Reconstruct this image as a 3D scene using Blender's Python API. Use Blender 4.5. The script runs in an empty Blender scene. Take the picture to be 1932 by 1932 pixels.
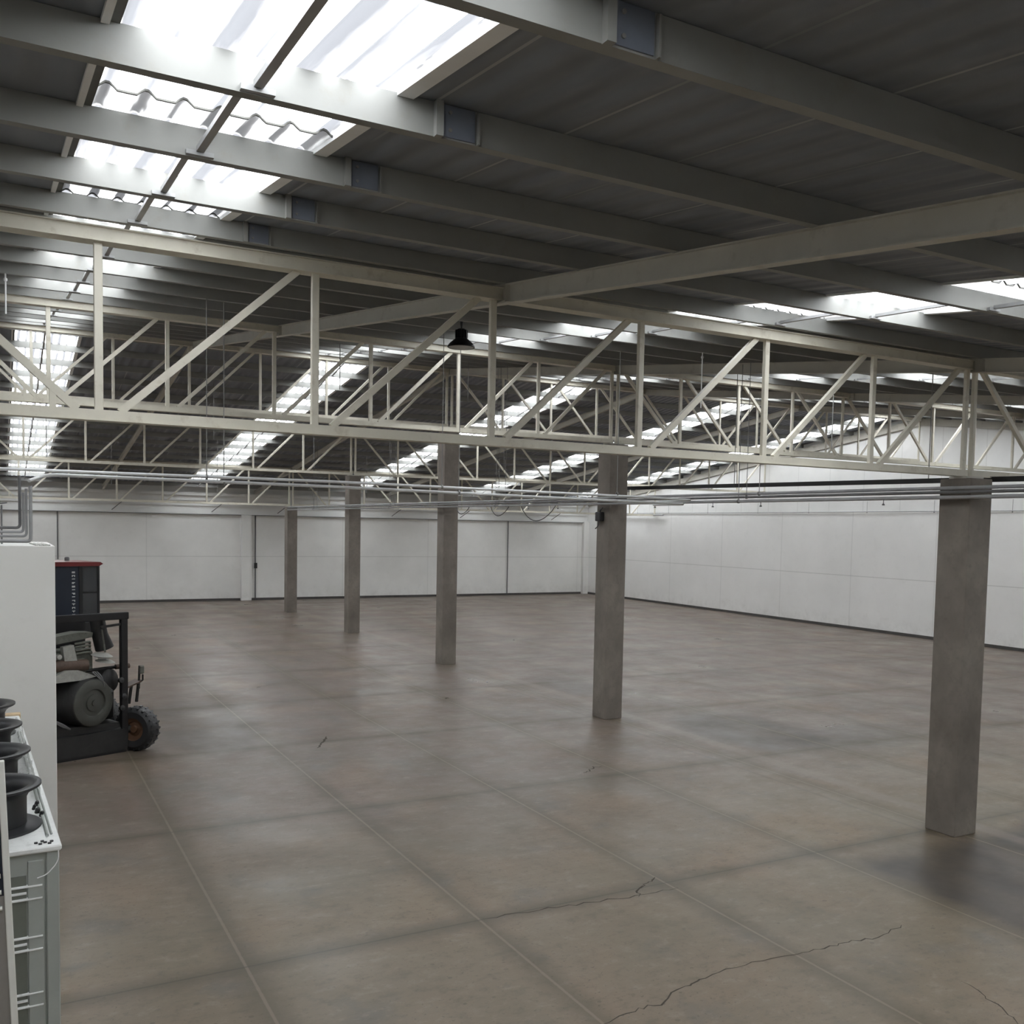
import bpy, bmesh, math, random
from mathutils import Vector, Matrix
random.seed(7)
SC = bpy.context.scene
COL = SC.collection
R = math.radians

# ------------------------------------------------------------------ materials
def lin(c):
    c = c / 255.0
    return c / 12.92 if c <= 0.04045 else ((c + 0.055) / 1.055) ** 2.4
def rgb(r, g, b): return (lin(r), lin(g), lin(b), 1.0)

class NT:
    def __init__(s, name):
        s.m = bpy.data.materials.new(name); s.m.use_nodes = True
        s.t = s.m.node_tree; s.n = s.t.nodes; s.l = s.t.links
        s.n.clear()
        s.out = s.n.new('ShaderNodeOutputMaterial')
    def new(s, kind, **kw):
        n = s.n.new(kind)
        for k, v in kw.items():
            if k in n.bl_rna.properties.keys(): setattr(n, k, v)
        return n
    def link(s, a, b): s.l.new(a, b)
    def val(s, sock, v):
        if hasattr(v, 'is_output') or isinstance(v, bpy.types.NodeSocket): s.l.new(v, sock)
        else: sock.default_value = v
    def math(s, op, a, b=0.0, c=0.0, clamp=False):
        n = s.n.new('ShaderNodeMath'); n.operation = op; n.use_clamp = clamp
        s.val(n.inputs[0], a); s.val(n.inputs[1], b); s.val(n.inputs[2], c)
        return n.outputs[0]
    def noise(s, vec, scale, detail=4.0, rough=0.55):
        n = s.n.new('ShaderNodeTexNoise')
        n.inputs['Scale'].default_value = scale; n.inputs['Detail'].default_value = detail
        n.inputs['Roughness'].default_value = rough
        s.l.new(vec, n.inputs['Vector'])
        return n.outputs[0]
    def ramp(s, fac, stops):
        n = s.n.new('ShaderNodeValToRGB')
        e = n.color_ramp.elements
        while len(e) < len(stops): e.new(0.5)
        for el, (p, c) in zip(e, stops):
            el.position = p; el.color = c if len(c) == 4 else (*c, 1)
        s.l.new(fac, n.inputs[0]); return n.outputs[0]
    def rng(s, v, a, b, c=0.0, d=1.0):
        n = s.n.new('ShaderNodeMapRange'); n.clamp = True
        s.val(n.inputs[0], v)
        for i, x in enumerate((a, b, c, d)): n.inputs[i + 1].default_value = x
        return n.outputs[0]
    def mix(s, fac, a, b, mode='MIX'):
        n = s.n.new('ShaderNodeMix'); n.data_type = 'RGBA'; n.blend_type = mode
        s.val(n.inputs[0], fac); s.val(n.inputs[6], a); s.val(n.inputs[7], b)
        return n.outputs[2]
    def pos(s):
        return s.n.new('ShaderNodeNewGeometry').outputs['Position']
    def sep(s, v):
        n = s.n.new('ShaderNodeSeparateXYZ'); s.l.new(v, n.inputs[0]); return n.outputs
    def mapping(s, v, scale):
        n = s.n.new('ShaderNodeMapping'); n.inputs['Scale'].default_value = scale
        s.l.new(v, n.inputs[0]); return n.outputs[0]
    def bsdf(s, col, rough=0.6, metal=0.0, bump=None, bstr=0.2, bdist=0.01, spec=0.5):
        b = s.n.new('ShaderNodeBsdfPrincipled')
        s.val(b.inputs['Base Color'], col); s.val(b.inputs['Roughness'], rough)
        b.inputs['Metallic'].default_value = metal
        b.inputs['Specular IOR Level'].default_value = spec
        if bump is not None:
            n = s.n.new('ShaderNodeBump'); n.inputs['Strength'].default_value = bstr
            n.inputs['Distance'].default_value = bdist
            s.l.new(bump, n.inputs['Height']); s.l.new(n.outputs[0], b.inputs['Normal'])
        s.l.new(b.outputs[0], s.out.inputs[0]); return b

M = {}
def simple(name, c, rough=0.55, metal=0.0, var=0.12, scale=3.0, dirt=None, dirt_amt=0.25, spec=0.5):
    t = NT(name); p = t.pos()
    n = t.noise(p, scale, 5.0, 0.6)
    base = rgb(*c)
    a = tuple(x * (1 - var) for x in base[:3]) + (1,)
    b = tuple(min(1, x * (1 + var)) for x in base[:3]) + (1,)
    colr = t.ramp(n, [(0.3, a), (0.7, b)])
    if dirt:
        n2 = t.noise(p, scale * 2.3, 6.0, 0.7)
        f = t.rng(n2, 0.56, 0.72, 0.0, dirt_amt)
        colr = t.mix(f, colr, rgb(*dirt))
    t.bsdf(colr, rough, metal, bump=n, bstr=0.08, spec=spec)
    M[name] = t.m
    return t.m

simple('purlin_paint', (143, 144, 141), 0.55, var=0.07, scale=1.6, dirt=(128, 120, 100), dirt_amt=0.25)
simple('truss_paint', (208, 204, 190), 0.5, var=0.08, scale=2.2, dirt=(140, 122, 98), dirt_amt=0.35)
simple('rafter_paint', (188, 185, 175), 0.55, var=0.08, scale=1.4, dirt=(120, 112, 98), dirt_amt=0.3)
simple('trim_white', (240, 241, 241), 0.5, var=0.05)
simple('galvanised', (215, 217, 218), 0.35, metal=0.0, var=0.1, scale=6)
simple('pipe_grey', (158, 159, 160), 0.4, metal=0.0, var=0.1, scale=5)
simple('pipe_dark', (106, 106, 107), 0.45, var=0.12, scale=5)
simple('rod_steel', (132, 132, 130), 0.45, metal=0.2)
simple('black_rubber', (44, 45, 47), 0.42, var=0.2)
simple('black_paint', (24, 24, 26), 0.4, var=0.25, scale=5)
simple('grimy_black', (38, 38, 38), 0.55, var=0.3, scale=6, dirt=(70, 66, 58), dirt_amt=0.35)
simple('engine_grey', (104, 106, 98), 0.55, var=0.25, scale=7, dirt=(50, 46, 40), dirt_amt=0.6)
simple('engine_brown', (88, 72, 62), 0.6, var=0.25, scale=7, dirt=(40, 34, 30), dirt_amt=0.5)
simple('engine_pale', (158, 158, 152), 0.5, var=0.15, scale=8, dirt=(70, 66, 60), dirt_amt=0.4)
simple('drum_grey', (70, 71, 66), 0.55, var=0.12, scale=6, dirt=(76, 62, 54), dirt_amt=0.4)
simple('hub_orange', (92, 64, 44), 0.6, var=0.2, scale=8, dirt=(60, 48, 36), dirt_amt=0.6)
simple('navy_paint', (28, 36, 50), 0.35, var=0.1)
simple('red_paint', (104, 28, 30), 0.4, var=0.12)
simple('ac_grey', (166, 171, 166), 0.45, var=0.05, scale=4)
simple('ac_panel', (112, 116, 108), 0.5, var=0.1, scale=5)
simple('ac_top', (236, 238, 236), 0.4, var=0.06, scale=5, dirt=(140, 140, 134), dirt_amt=0.3)
simple('white_tube', (226, 226, 220), 0.4, var=0.05)
simple('panel_grey', (140, 136, 132), 0.35, var=0.1)
simple('panel_dark', (42, 46, 58), 0.25, var=0.12)
simple('wood', (216, 192, 156), 0.7, var=0.15, scale=12)
simple('lamp_black', (20, 20, 23), 0.45, var=0.15)
simple('lamp_inside', (200, 200, 200), 0.4, var=0.05)
simple('kerb_dark', (74, 72, 70), 0.7, var=0.15)
simple('mark_white', (215, 215, 212), 0.5, var=0.03)
simple('crack_dark', (72, 66, 58), 0.9, var=0.1)
simple('lap_dark', (96, 96, 92), 0.8, var=0.15)
simple('blue_plate', (112, 118, 130), 0.45, var=0.08, scale=5)
simple('slat_pale', (200, 202, 196), 0.5, var=0.08)

def roof_mat():
    t = NT('roof_sheet'); p = t.pos(); x = t.sep(p)
    n = t.noise(t.mapping(p, (1.2, 0.25, 1)), 2.0, 5, 0.6)
    c = t.ramp(n, [(0.25, rgb(119, 125, 135)), (0.75, rgb(138, 143, 151))])
    # sheet seams every 0.87 m, running down the slope
    f = t.math('FRACT', t.math('MULTIPLY', x[0], 1 / 0.87))
    d = t.math('ABSOLUTE', t.math('SUBTRACT', f, 0.5))
    seam = t.math('LESS_THAN', d, 0.012)
    sn = t.noise(t.mapping(p, (1.1, 0.3, 1)), 1.3, 2, 0.5)
    seam = t.math('MULTIPLY', seam, t.rng(sn, 0.38, 0.55))
    c = t.mix(t.math('MULTIPLY', seam, 0.7), c, rgb(196, 198, 200))
    w = t.math('SINE', t.math('MULTIPLY', x[0], 2 * math.pi / 0.29))
    t.bsdf(c, 0.7, 0, bump=w, bstr=0.9, bdist=0.03)
    M['roof_sheet'] = t.m
roof_mat()

def glaze_mat(name, k, striped):
    t = NT(name); p = t.pos(); x = t.sep(p)
    n = t.noise(t.mapping(p, (5.0, 0.22, 1)), 2.0, 4, 0.6)
    if striped:
        w = t.math('SINE', t.math('MULTIPLY', x[0], 2 * math.pi / 0.222))
        f = t.math('ADD', t.math('MULTIPLY', w, 0.22), n)
        c = t.ramp(f, [(0.27, (k * .078, k * .080, k * .086, 1)), (0.36, (k * .12, k * .12, k * .125, 1)), (0.42, (k * .95, k * .96, k * .97, 1))])
    else:
        c = t.ramp(n, [(0.3, (k * .85, k * .85, k * .84, 1)), (0.75, (k, k, k, 1))])
    a = t.new('ShaderNodeBsdfTranslucent'); t.link(c, a.inputs[0])
    b = t.new('ShaderNodeBsdfTransparent'); t.link(c, b.inputs[0])
    m = t.new('ShaderNodeMixShader'); m.inputs[0].default_value = 0.4
    t.link(a.outputs[0], m.inputs[1]); t.link(b.outputs[0], m.inputs[2])
    g = t.new('ShaderNodeBsdfDiffuse'); g.inputs[0].default_value = (.8, .8, .8, 1)
    m2 = t.new('ShaderNodeMixShader'); m2.inputs[0].default_value = 0.12 if striped else 0.4
    t.link(m.outputs[0], m2.inputs[1]); t.link(g.outputs[0], m2.inputs[2])
    t.link(m2.outputs[0], t.out.inputs[0])
    M[name] = t.m
glaze_mat('skylight_sheet', 1.0, True)
glaze_mat('skylight_lap', 0.42, False)

def plastic_mat():
    t = NT('clear_plastic')
    b = t.new('ShaderNodeBsdfPrincipled')
    b.inputs['Base Color'].default_value = rgb(205, 208, 204); b.inputs['Roughness'].default_value = 0.25
    tr = t.new('ShaderNodeBsdfTransparent')
    m = t.new('ShaderNodeMixShader'); m.inputs[0].default_value = 0.45
    t.link(tr.outputs[0], m.inputs[1]); t.link(b.outputs[0], m.inputs[2])
    t.link(m.outputs[0], t.out.inputs[0]); M['clear_plastic'] = t.m
plastic_mat()

def glass_mat():
    t = NT('cab_glass')
    b = t.new('ShaderNodeBsdfPrincipled')
    b.inputs['Base Color'].default_value = rgb(92, 94, 96); b.inputs['Roughness'].default_value = 0.12
    tr = t.new('ShaderNodeBsdfTransparent'); tr.inputs[0].default_value = (.6, .62, .64, 1)
    m = t.new('ShaderNodeMixShader'); m.inputs[0].default_value = 0.55
    t.link(tr.outputs[0], m.inputs[1]); t.link(b.outputs[0], m.inputs[2])
    t.link(m.outputs[0], t.out.inputs[0]); M['cab_glass'] = t.m
glass_mat()

def column_mat():
    t = NT('column_concrete'); p = t.pos()
    n1 = t.noise(t.mapping(p, (1, 1, 0.7)), 1.1, 4, 0.6)
    n2 = t.noise(p, 9.0, 6, 0.65)
    c = t.ramp(n1, [(0.28, rgb(102, 96, 88)), (0.5, rgb(121, 114, 106)), (0.72, rgb(140, 133, 124))])
    c = t.mix(t.rng(n2, 0.5, 0.75, 0, 0.35), c, rgb(92, 85, 78))
    t.bsdf(c, 0.75, 0, bump=n2, bstr=0.25, bdist=0.01)
    M['column_concrete'] = t.m
column_mat()

def wall_mat(name, axis, seam_z, vstep, voff, c0=(232, 232, 230), c1=(241, 241, 239)):
    t = NT(name); p = t.pos(); x = t.sep(p)
    n = t.noise(p, 0.35, 4, 0.6)
    c = t.ramp(n, [(0.3, rgb(*c0)), (0.7, rgb(*c1))])
    n2 = t.noise(p, 2.2, 6, 0.7)
    c = t.mix(t.rng(n2, 0.55, 0.8, 0, 0.12), c, rgb(176, 174, 166))
    # dirt low on the wall
    low = t.math('MULTIPLY', t.rng(x[2], 0.0, 0.9, 0.25, 0.0), t.rng(n2, 0.4, 0.7))
    c = t.mix(low, c, rgb(150, 144, 136))
    for z in seam_z:
        d = t.math('ABSOLUTE', t.math('SUBTRACT', x[2], z))
        s = t.rng(d, 0.015, 0.03, 0.35, 0.0)
        c = t.mix(s, c, rgb(165, 166, 162))
    f = t.math('FRACT', t.math('MULTIPLY', t.math('SUBTRACT', x[axis], voff), 1.0 / vstep))
    d = t.math('ABSOLUTE', t.math('SUBTRACT', f, 0.5))
    s = t.rng(d, 0.02 / vstep, 0.035 / vstep, 0.22, 0.0)
    c = t.mix(s, c, rgb(170, 171, 168))
    t.bsdf(c, 0.6, 0, bump=n2, bstr=0.05)
    M[name] = t.m
wall_mat('wall_right_paint', 1, [2.74, 6.05], 5.1, 2.0)
wall_mat('wall_back_paint', 0, [2.73], 6.0, 2.7, (222, 222, 219), (236, 236, 233))
wall_mat('gable_sheet', 1, [], 2.3, 0.2, (224, 225, 223), (236, 236, 234))
wall_mat('partition_paint', 0, [], 40.0, 4.0, (240, 240, 236), (246, 246, 242))

def floor_mat():
    t = NT('polished_concrete'); p = t.pos(); x = t.sep(p)
    # slab cells
    cx = t.math('FLOOR', t.math('MULTIPLY', t.math('ADD', x[0], 8.71), 1 / 2.9))
    cy = t.math('FLOOR', t.math('MULTIPLY', t.math('ADD', x[1], -0.15), 1 / 5.24))
    cv = t.new('ShaderNodeCombineXYZ'); t.link(cx, cv.inputs[0]); t.link(cy, cv.inputs[1])
    wn = t.new('ShaderNodeTexWhiteNoise'); wn.noise_dimensions = '2D'; t.link(cv.outputs[0], wn.inputs['Vector'])
    slab = wn.outputs['Value']
    n1 = t.noise(p, 0.28, 5, 0.6)
    n2 = t.noise(p, 1.3, 6, 0.65)
    n3 = t.noise(p, 7.0, 6, 0.7)
    c = t.ramp(n1, [(0.30, rgb(107, 97, 88)), (0.5, rgb(116, 102, 94)), (0.70, rgb(123, 107, 97))])
    c = t.mix(t.rng(n2, 0.42, 0.72, 0, 0.55), c, rgb(110, 107, 95))
    fg = t.rng(t.math('ADD', x[1], t.math('MULTIPLY', n2, 3.0)), 2.5, 8.0, 0.75, 0.0)
    c = t.mix(fg, c, t.ramp(n1, [(0.35, rgb(123, 113, 92)), (0.65, rgb(138, 123, 101))]))
    c = t.mix(t.rng(slab, 0.0, 1.0, 0.0, 0.30), c, rgb(101, 92, 84))
    n4 = t.noise(t.mapping(p, (1, 0.8, 1)), 0.55, 3, 0.5)
    c = t.mix(t.rng(n4, 0.52, 0.7, 0, 0.4), c, rgb(141, 119, 98))
    n5 = t.noise(p, 0.8, 4, 0.6)
    c = t.mix(t.rng(n5, 0.56, 0.68, 0, 0.45), c, rgb(96, 95, 92))
    n6 = t.noise(t.mapping(p, (1.0, 1.5, 1)), 3.1, 8, 0.72)
    c = t.mix(t.rng(n6, 0.52, 0.68, 0, 0.55), c, rgb(96, 88, 74))
    c = t.mix(t.rng(n6, 0.46, 0.34, 0, 0.45), c, rgb(146, 135, 122))
    v = t.new('ShaderNodeTexVoronoi'); v.inputs['Scale'].default_value = 4.2
    t.link(t.mapping(p, (1.0, 1.2, 1)), v.inputs['Vector'])
    spot = t.math('MULTIPLY', t.rng(t.math('ADD', v.outputs['Distance'], t.math('MULTIPLY', n2, 0.22)), 0.20, 0.25, 1.0, 0.0), t.math('MULTIPLY', t.rng(t.noise(p, 0.9, 3), 0.45, 0.6), t.rng(x[1], 5.0, 11.0, 1.0, 0.15)))
    c = t.mix(t.math('MULTIPLY', spot, 0.45), c, rgb(76, 68, 58))
    c = t.mix(t.rng(n3, 0.56, 0.70, 0, 0.40), c, rgb(88, 81, 70))
    n7 = t.noise(t.mapping(p, (1.0, 1.3, 1)), 19.0, 3, 0.6)
    c = t.mix(t.math('MULTIPLY', t.rng(n7, 0.63, 0.67, 0, 0.6), t.rng(n1, 0.4, 0.6, 0.2, 1.0)), c, rgb(70, 62, 52))
    # dark stained areas with wandering edges: (cx, cy, rx, ry, strength)
    wob = t.math('MULTIPLY', t.math('SUBTRACT', n2, 0.5), 0.9)
    for (a, b, rx, ry, k) in ((2.3, 7.6, 1.6, 2.6, 0.6), (-9.7, 13.5, 1.3, 3.6, 0.4), (1.7, 14.5, 0.9, 2.6, 0.4), (4.5, 6.0, 2.2, 1.2, 0.35)):
        dx = t.math('MULTIPLY', t.math('SUBTRACT', x[0], a), 1 / rx)
        dy = t.math('MULTIPLY', t.math('SUBTRACT', x[1], b), 1 / ry)
        d = t.math('ADD', t.math('ADD', t.math('MULTIPLY', dx, dx), t.math('MULTIPLY', dy, dy)), wob)
        c = t.mix(t.rng(d, 0.55, 1.15, k, 0.0), c, rgb(72, 69, 66))
    # slab in front of the nearest column, soaked dark up to its joints
    e = t.math('MULTIPLY', t.math('SUBTRACT', n2, 0.5), 0.35)
    fx = t.rng(t.math('ADD', x[0], e), -2.95, -2.55)
    fy = t.math('MULTIPLY', t.rng(t.math('ADD', x[1], e), -0.1, -0.75), t.rng(x[1], -5.2, -3.6))
    blot = t.rng(t.noise(p, 0.9, 3, 0.5), 0.38, 0.55, 0.7, 0.95)
    c = t.mix(t.math('MULTIPLY', t.math('MULTIPLY', fx, fy), blot), c, rgb(66, 61, 56))
    # joints
    def joint(ax, off, step, w0, w1, k):
        f = t.math('FRACT', t.math('MULTIPLY', t.math('ADD', x[ax], off + step * 0.5), 1 / step))
        d = t.math('MULTIPLY', t.math('ABSOLUTE', t.math('SUBTRACT', f, 0.5)), step)
        d = t.math('ADD', d, t.math('MULTIPLY', t.math('SUBTRACT', n3, 0.5), 0.02))
        return t.rng(d, w0, w1, k, 0.0)
    c = t.mix(joint(0, 8.71, 2.9, 0.03, 0.30, 0.55), c, rgb(84, 77, 61))
    c = t.mix(joint(1, -0.18, 5.24, 0.03, 0.30, 0.6), c, rgb(80, 73, 58))
    jx = joint(0, 8.71, 2.9, 0.012, 0.022, 0.55)
    jy = joint(1, -0.18, 5.24, 0.010, 0.02, 0.55)
    c = t.mix(jx, c, rgb(138, 127, 112))
    c = t.mix(jy, c, rgb(66, 60, 52))
    # pale band along the row of columns
    dband = t.math('ABSOLUTE', t.math('SUBTRACT', x[0], 0.62))
    c = t.mix(t.rng(dband, 0.10, 0.24, 0.4, 0.0), c, rgb(140, 130, 120))
    dband = t.math('ABSOLUTE', t.math('ADD', x[0], 0.42))
    c = t.mix(t.rng(dband, 0.02, 0.06, 0.35, 0.0), c, rgb(86, 79, 73))
    rough = t.rng(t.noise(p, 0.5, 5, 0.6), 0.3, 0.7, 0.27, 0.52)
    t.bsdf(c, rough, 0, bump=n3, bstr=0.04, bdist=0.004, spec=0.4)
    M['polished_concrete'] = t.m
floor_mat()

# ------------------------------------------------------------------ mesh helpers
class MB:
    def __init__(s): s.v = []; s.f = []
    def add(s, vs, fs):
        o = len(s.v); s.v += [tuple(v) for v in vs]; s.f += [tuple(i + o for i in f) for f in fs]; return s
    def box(s, x0, x1, y0, y1, z0, z1):
        vs = [(x, y, z) for z in (z0, z1) for y in (y0, y1) for x in (x0, x1)]
        return s.add(vs, [(0, 2, 3, 1), (4, 5, 7, 6), (0, 1, 5, 4), (2, 6, 7, 3), (0, 4, 6, 2), (1, 3, 7, 5)])
    def cbox(s, x0, x1, y0, y1, z0, z1, b=0.01):
        """box with chamfered edges along every side (built as a stack of rings)"""
        b = min(b, (x1 - x0) / 3, (y1 - y0) / 3, (z1 - z0) / 3)
        def ring(i, z):
            return [(x0 + i + b, y0 + i, z), (x1 - i - b, y0 + i, z), (x1 - i, y0 + i + b, z), (x1 - i, y1 - i - b, z),
                    (x1 - i - b, y1 - i, z), (x0 + i + b, y1 - i, z), (x0 + i, y1 - i - b, z), (x0 + i, y0 + i + b, z)]
        vs = ring(b * .6, z0) + ring(0, z0 + b) + ring(0, z1 - b) + ring(b * .6, z1)
        fs = [tuple(range(7, -1, -1)), tuple(range(24, 32))]
        for k in range(3):
            for i in range(8):
                j = (i + 1) % 8
                fs.append((k * 8 + i, k * 8 + j, k * 8 + 8 + j, k * 8 + 8 + i))
        return s.add(vs, fs)
    def bar(s, p, q, w, h, side=(0, 1, 0)):
        """rectangular bar p->q, w measured along `side`, h across"""
        p = Vector(p); q = Vector(q); d = (q - p).normalized(); a = Vector(side)
        a = (a - d * a.dot(d)).normalized(); b = d.cross(a)
        vs = []
        for c in (p, q):
            for i, j in ((-1, -1), (1, -1), (1, 1), (-1, 1)): vs.append(c + a * (w / 2 * i) + b * (h / 2 * j))
        return s.add(vs, [(0, 1, 2, 3), (7, 6, 5, 4), (0, 4, 5, 1), (1, 5, 6, 2), (2, 6, 7, 3), (3, 7, 4, 0)])
    def tube(s, pts, r, n=10, caps=True):
        pts = [Vector(p) for p in pts]
        m = len(pts); rs = r if isinstance(r, (list, tuple)) else [r] * m
        ref = None; vs = []
        for i, p in enumerate(pts):
            d = (pts[min(i + 1, m - 1)] - pts[max(i - 1, 0)]).normalized()
            if ref is None:
                ref = Vector((0, 0, 1)) if abs(d.z) < .9 else Vector((1, 0, 0))
            a = (ref - d * ref.dot(d)).normalized(); ref = a; b = d.cross(a)
            for k in range(n):
                t = 2 * math.pi * k / n
                vs.append(p + (a * math.cos(t) + b * math.sin(t)) * rs[i])
        fs = []
        for i in range(m - 1):
            for k in range(n):
                j = (k + 1) % n
                fs.append((i * n + k, i * n + j, (i + 1) * n + j, (i + 1) * n + k))
        if caps: fs += [tuple(range(n - 1, -1, -1)), tuple(range((m - 1) * n, m * n))]
        return s.add(vs, fs)
    def lathe(s, prof, c=(0, 0, 0), axis=(0, 0, 1), n=32):
        """prof: list of (radius, height along axis)"""
        ax = Vector(axis).normalized(); ref = Vector((0, 0, 1)) if abs(ax.z) < .9 else Vector((1, 0, 0))
        a = (ref - ax * ref.dot(ax)).normalized(); b = ax.cross(a); c = Vector(c); vs = []; fs = []
        for r, h in prof:
            for k in range(n):
                t = 2 * math.pi * k / n
                vs.append(c + ax * h + (a * math.cos(t) + b * math.sin(t)) * max(r, 1e-4))
        for i in range(len(prof) - 1):
            for k in range(n):
                j = (k + 1) % n
                fs.append((i * n + k, i * n + j, (i + 1) * n + j, (i + 1) * n + k))
        return s.add(vs, fs)
    def prism(s, poly, axis, a0, a1):
        """extrude a closed 2D outline along x (poly in y,z), y (x,z) or z (x,y)"""
        def p3(u, v, w): return {'x': (w, u, v), 'y': (u, w, v), 'z': (u, v, w)}[axis]
        n = len(poly)
        vs = [p3(u, v, a0) for u, v in poly] + [p3(u, v, a1) for u, v in poly]
        fs = [tuple(range(n)), tuple(range(2 * n - 1, n - 1, -1))]
        for i in range(n):
            j = (i + 1) % n; fs.append((i, n + i, n + j, j))
        return s.add(vs, fs)
    def build(s, name, mat, parent=None, smooth=False, loc=None):
        me = bpy.data.meshes.new(name)
        me.from_pydata(s.v, [], s.f); me.update()
        bm = bmesh.new(); bm.from_mesh(me); bmesh.ops.recalc_face_normals(bm, faces=bm.faces); bm.to_mesh(me); bm.free()
        if smooth:
            me.polygons.foreach_set('use_smooth', [True] * len(me.polygons))
            try: me.set_sharp_from_angle(angle=R(38))
            except Exception: pass
        me.materials.append(M[mat])
        o = bpy.data.objects.new(name, me); COL.objects.link(o)
        if parent: o.parent = parent
        if loc: o.location = loc
        return o

def tag(o, label, cat, group=None):
    o['label'] = label; o['category'] = cat
    if group: o['group'] = group
    return o
def thing(name, label, cat, loc=(0, 0, 0), rz=0.0, group=None):
    o = bpy.data.objects.new(name, None); COL.objects.link(o); o.empty_display_size = 0.2
    o.location = loc; o.rotation_euler = (0, 0, rz)
    return tag(o, label, cat, group)
def struct(o):
    o['kind'] = 'structure'; return o
ORD = ['first', 'second', 'third', 'fourth', 'fifth', 'sixth', 'seventh', 'eighth', 'ninth', 'tenth', 'eleventh', 'twelfth',
       'thirteenth', 'fourteenth', 'fifteenth', 'sixteenth', 'seventeenth', 'eighteenth', 'nineteenth', 'twentieth']

# ------------------------------------------------------------------ layout
S = 10.477; PANEL = 2.1656; SR = 0.1235; ZR = 8.06; RIDGE = 2 * S
XL, XR, YF, YB = -26.4, 24.52, -15.0, 50.5
def zroof(y): return ZR + SR * y if y <= RIDGE else ZR + SR * (2 * RIDGE - y)
HB = [6.0, 7.223, 8.46, 7.166, 5.858]
PUR_D = 0.20

# ------------------------------------------------------------------ setting
floor = struct(MB().box(XL - .3, XR + .3, YF - .3, YB + .3, -0.2, 0.0).build('floor', 'polished_concrete'))
def ribbon(pts, w):
    m = MB(); n = len(pts); vs = []; fs = []
    for i, (x, y) in enumerate(pts):
        a = Vector(pts[max(i - 1, 0)]); b = Vector(pts[min(i + 1, n - 1)])
        d = (b - a).normalized(); nn = Vector((-d.y, d.x)); ww = w * (0.5 + 0.9 * random.random()) * (0.25 if i in (0, n - 1) else 1)
        vs += [(x + nn.x * ww, y + nn.y * ww, 0.0015), (x - nn.x * ww, y - nn.y * ww, 0.0015)]
    for i in range(n - 1): fs.append((2 * i, 2 * i + 1, 2 * i + 3, 2 * i + 2))
    return m.add(vs, fs)
def jag(pts, sub=5, amp=0.035):
    out = []
    for (a, b), (c, d) in zip(pts[:-1], pts[1:]):
        for k in range(sub):
            t = k / sub; out.append((a + (c - a) * t + random.uniform(-amp, amp), b + (d - b) * t + random.uniform(-amp, amp)))
    return out + [pts[-1]]
for pts, w in (([(-8.75, -2.65), (-8.25, -2.58), (-7.99, -2.59), (-7.48, -2.39), (-7.15, -2.34), (-6.56, -2.28), (-5.8, -2.35), (-5.35, -2.41), (-4.95, -2.37), (-4.53, -2.49), (-3.96, -2.33)], 0.009),
               ([(-6.43, -0.05), (-6.26, 0.19), (-6.07, 0.26), (-5.81, 0.42)], 0.012),
               ([(-8.66, 0.19), (-7.9, 0.13), (-7.2, 0.05), (-6.43, -0.05), (-5.76, -0.05)], 0.010),
               ([(-7.86, 10.1), (-7.6, 10.6), (-7.36, 11.15)], 0.022),
               ([(-3.64, 5.83), (-3.48, 5.89), (-3.19, 6.14), (-3.01, 6.06)], 0.014),
               ([(-4.9, -4.6), (-4.7, -4.1), (-4.62, -3.7)], 0.008)):
    ribbon(jag(pts), w).build('crack', 'crack_dark', floor)

# walls
struct(MB().box(XL - .3, XR + .3, YB, YB + .25, 0, 5.38).build('wall_back', 'wall_back_paint'))
up = MB(); up.prism([(YB + .02, 5.38), (YB + .25, 5.38), (YB + .25, zroof(YB) + .02), (YB + .02, zroof(YB) + .02)], 'x', XL, XR + .3)
struct(up.build('wall_back_upper', 'gable_sheet'))
struct(MB().box(XR, XR + .25, YF - .3, YB, 0, 6.05).build('wall_right', 'wall_right_paint'))
def gable(x0, x1, z0):
    return MB().prism([(YF - .3, z0), (YB, z0), (YB, zroof(YB)), (RIDGE, zroof(RIDGE)), (YF - .3, zroof(YF - .3))], 'x', x0, x1)
struct(gable(XR + .03, XR + .25, 6.05).build('wall_right_gable', 'gable_sheet'))
struct(gable(XL - .25, XL, 0).build('wall_left', 'wall_right_paint'))
struct(MB().box(XL - .3, XR + .3, YF - .3, YF, 0, zroof(YF)).build('wall_front', 'wall_back_paint'))
struct(MB().box(XL, XR - .02, YB - .03, YB, 0, 0.14).build('baseboard_back', 'kerb_dark'))
struct(MB().box(XR - .03, XR, YF, YB, 0, 0.14).build('baseboard_right', 'kerb_dark'))
# pilasters and beam on the back wall
struct(MB().cbox(-0.85, -0.22, YB - .28, YB, 0, 5.3, .02).build('trim_1', 'wall_back_paint'))
struct(MB().cbox(24.05, XR, YB - .3, YB, 0, 5.35, .02).build('trim_2', 'wall_back_paint'))
struct(MB().box(XL, XR, YB - .16, YB, 5.30, 5.44).build('trim_3', 'gable_sheet'))
struct(MB().box(XL, XR, YB - .22, YB, 6.42, 6.60).build('trim_4', 'gable_sheet'))
struct(MB().box(XL, XR, YB - .10, YB, 5.80, 5.88).build('trim_6', 'gable_sheet'))
struct(MB().box(XL, XR, YB - .07, YB, 6.12, 6.17).build('trim_7', 'gable_sheet'))
struct(MB().box(XL, XR, YB - .20, YB - .16, 5.27, 5.31).build('trim_8', 'pipe_dark'))
struct(MB().prism([(RIDGE, zroof(RIDGE) - .52), (YB, zroof(YB) - .52), (YB, zroof(YB) - .2), (RIDGE, zroof(RIDGE) - .2), (YF, zroof(YF) - .2), (YF, zroof(YF) - .52)], 'x', XR - .12, XR - .01).build('trim_5', 'rafter_paint'))

# partition of the side room, on the left
struct(MB().cbox(-18.0, -13.22, 6.0, 8.6, 0, 4.53, .008).build('wall_partition', 'partition_paint'))

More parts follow.
